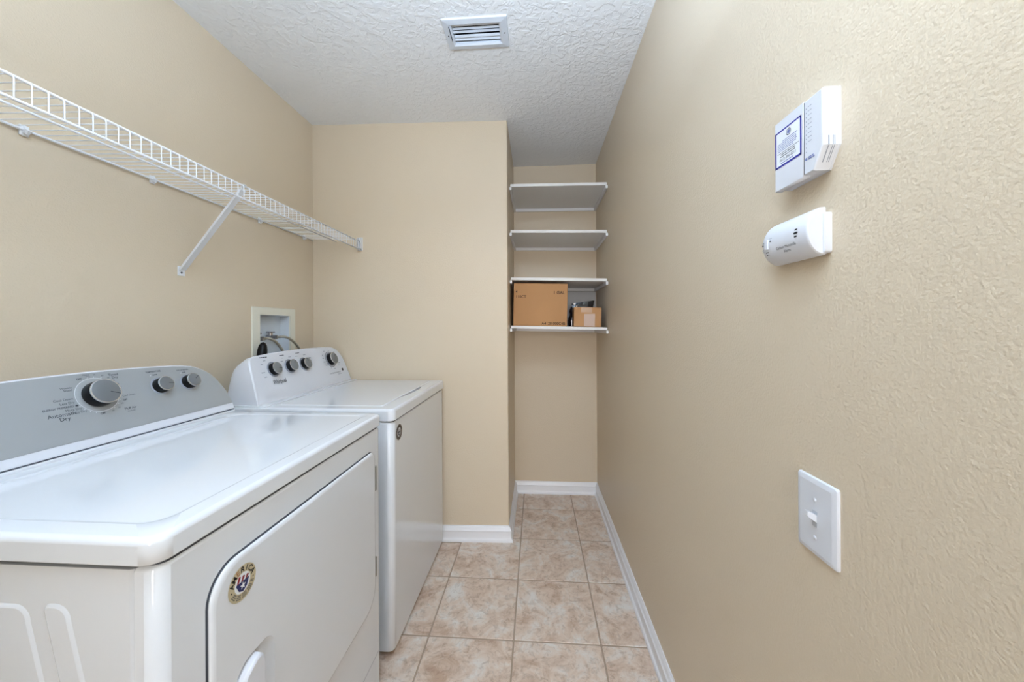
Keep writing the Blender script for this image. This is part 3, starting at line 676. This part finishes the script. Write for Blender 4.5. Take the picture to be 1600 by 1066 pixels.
# alarm keypad
kp = empty('alarm_keypad', (D, .605, 1.477), 'white security alarm keypad with a blue-bordered sticker, high on the right wall', 'keypad')
KD = .0255
ko = [(-.655, 1.4785), (-.571, 1.4785), (-.5535, 1.5090), (-.5535, 1.5935), (-.655, 1.5935)]
part('body', kp, 'plastic', lambda b: b.rings([[FRW(u, v, n) for u, v in inset(ko, q)] for q, n in ((0, .0), (0, .003), (.0006, .0033), (.0006, .0045), (0, .005), (0, KD-.003), (.0007, KD-.001), (.0022, KD))]), 25)
part('flip_cover', kp, 'plastic', lambda b: b.rings([[FRW(u, v, n) for u, v in inset([(-.6565, 1.4765), (-.5905, 1.4765), (-.5905, 1.5940), (-.6565, 1.5940)], q)] for q, n in ((0, KD-.010), (0, KD+.0003), (.0008, KD+.0012))]), 25)
part('cover_seam', kp, 'gap', lambda b: b.box((D-KD-.0002, .5893, 1.480), (D-KD+.002, .5905, 1.592)))
def kst(b):
    f = FRW; n = KD+.0014
    su0, su1, sv0, sv1 = -.6553, -.5935, 1.5142, 1.5765
    b.add([f(u, v, n) for u, v in ((su0, sv0), (su1, sv0), (su1, sv1), (su0, sv1))], [[0, 1, 2, 3]], 'white')
    t = .0032
    for a0, a1, c0, c1 in ((su0, su1, sv0, sv0+t), (su0, su1, sv1-t*.8, sv1), (su0, su0+t, sv0, sv1), (su1-t, su1, sv0, sv1)):
        b.add([f(u, v, n+.0002) for u, v in ((a0, c0), (a1, c0), (a1, c1), (a0, c1))], [[0, 1, 2, 3]], 'blue')
    um = (su0+su1)/2
    ring_mark(b, at(f, um+.002, 1.5655), .0044, .0056, n+.0002, 'ink', 24); disc(b, at(f, um+.002, 1.5655), 0, 0, .0034, n+.0002, 'bluegrey', 12)
    rnd = random.Random(5)
    for k in range(6):
        v = 1.5565 - k*.0030; u = su0+.0065+(.012 if k == 0 else 0); wd = []
        tot = .047 - (.012 if k == 0 else 0) - (.010 if k == 5 else 0)
        while tot > .003:
            q = min(tot, rnd.uniform(.003, .007)); wd.append(q); tot -= q+.0010
        bars(b, f, u, v, wd, .0012, 'bluegrey', n+.0002, .0010)
    b.add([f(u, v, n+.0002) for u, v in ((su0+.006, 1.5372), (su1-.006, 1.5372), (su1-.006, 1.5380), (su0+.006, 1.5380))], [[0, 1, 2, 3]], 'ink')
    bars(b, f, su0+.014, 1.5345, (.008, .006, .009, .008), .0013, 'ink', n+.0002, .0010); bars(b, f, su0+.013, 1.5310, (.009, .010, .006, .007), .0013, 'ink', n+.0002, .0010)
    b.text('(813) 886-8211', f, um, 1.5255, .0066, 'ink', n=n+.0002, sx=.95)
    bars(b, f, su0+.014, 1.5202, (.007, .005, .006, .009), .0014, 'bluegrey', n+.0002, .0008)
part('sticker', kp, 'white', kst)
def kled(b):
    f = FRW; n = KD+.0004
    for k in range(11):
        v = 1.5795 - k*.0067; disc(b, f, -.5848, v, .0010, n, 'inklight', 8)
        if k < 9: bars(b, f, -.5815, v+.0012, (.0028, .0036), .0010, 'inklight', n, .0008)
    disc(b, f, -.5855, 1.5020, .0022, n, 'bluegrey', 12); bars(b, f, -.5822, 1.5032, (.007, .004), .0018, 'bluegrey', n, .0008); bars(b, f, -.5822, 1.5006, (.009, .004), .0018, 'bluegrey', n, .0008)
part('indicator_column', kp, 'inklight', kled)['kind'] = 'stuff'
def kgr(b):
    # moulded speaker slots wrapping the lower corner
    A = Vector((D, .5535, 1.5090)); B2 = Vector((D, .571, 1.4785))
    for n0, n1 in ((.0165, .0180), (.0085, .0095), (.0110, .0120)):
        b.box((D-n1, .5530, 1.5092), (D-n0, .5537, 1.5225))
        d = (B2-A).normalized(); nr = Vector((0, -d.z, d.y)); nr = nr if nr.y < 0 else -nr
        q = [A + d*.001, A + d*.024]
        b.add([Vector((D-n0, p.y, p.z)) + nr*.0003 for p in q] + [Vector((D-n1, p.y, p.z)) + nr*.0003 for p in q[::-1]], [[0, 1, 2, 3]])
part('speaker_slots', kp, 'inklight', kgr)['kind'] = 'stuff'

# ------------------------------------------------------------------ added bowl uplight, out of view, standing in for bounced flash
lm = empty('fill_pendant', (LX, LY, H), 'added bowl-shaped fill light above the camera, out of view', 'fill light')
FL = at(frame((0, 0, 0), (1, 0, 0), (0, 1, 0), (0, 0, 1)), LX, LY)
part('canopy', lm, 'trim', lambda b: b.lathe([(.06, H), (.06, H-.012), (.045, H-.025), (.0001, H-.027)], FL, seg=24), 40)
part('rod', lm, 'trim', lambda b: b.lathe([(.008, H-.02), (.008, LZ-.06)], FL, seg=10), 40)
M['glow'] = mat('fill_pendant_glow', (218, 238, 255), .4, emit=FILL_GLOW)
part('bowl', lm, 'glow', lambda b: b.lathe([(.20, LZ), (.196, LZ-.03), (.175, LZ-.07), (.13, LZ-.10), (.07, LZ-.115), (.0001, LZ-.12)], FL, seg=32), 60)
pl = bpy.data.lights.new('fill_uplight', 'AREA'); pl.shape = 'DISK'; pl.size = .36; pl.energy = FILL_UP; pl.color = LIGHT_TINT
po = bpy.data.objects.new('fill_uplight', pl); COL.objects.link(po)
po.matrix_world = Matrix.Translation((LX, LY, LZ+.004)) @ Matrix.Rotation(PI, 4, 'X')

# move every empty to its thing's base, keeping the parts where they are
for o, loc in BASES:
    o.location = loc
    for c in [c for c in bpy.data.objects if c.parent is o]:
        c.location = c.location - loc
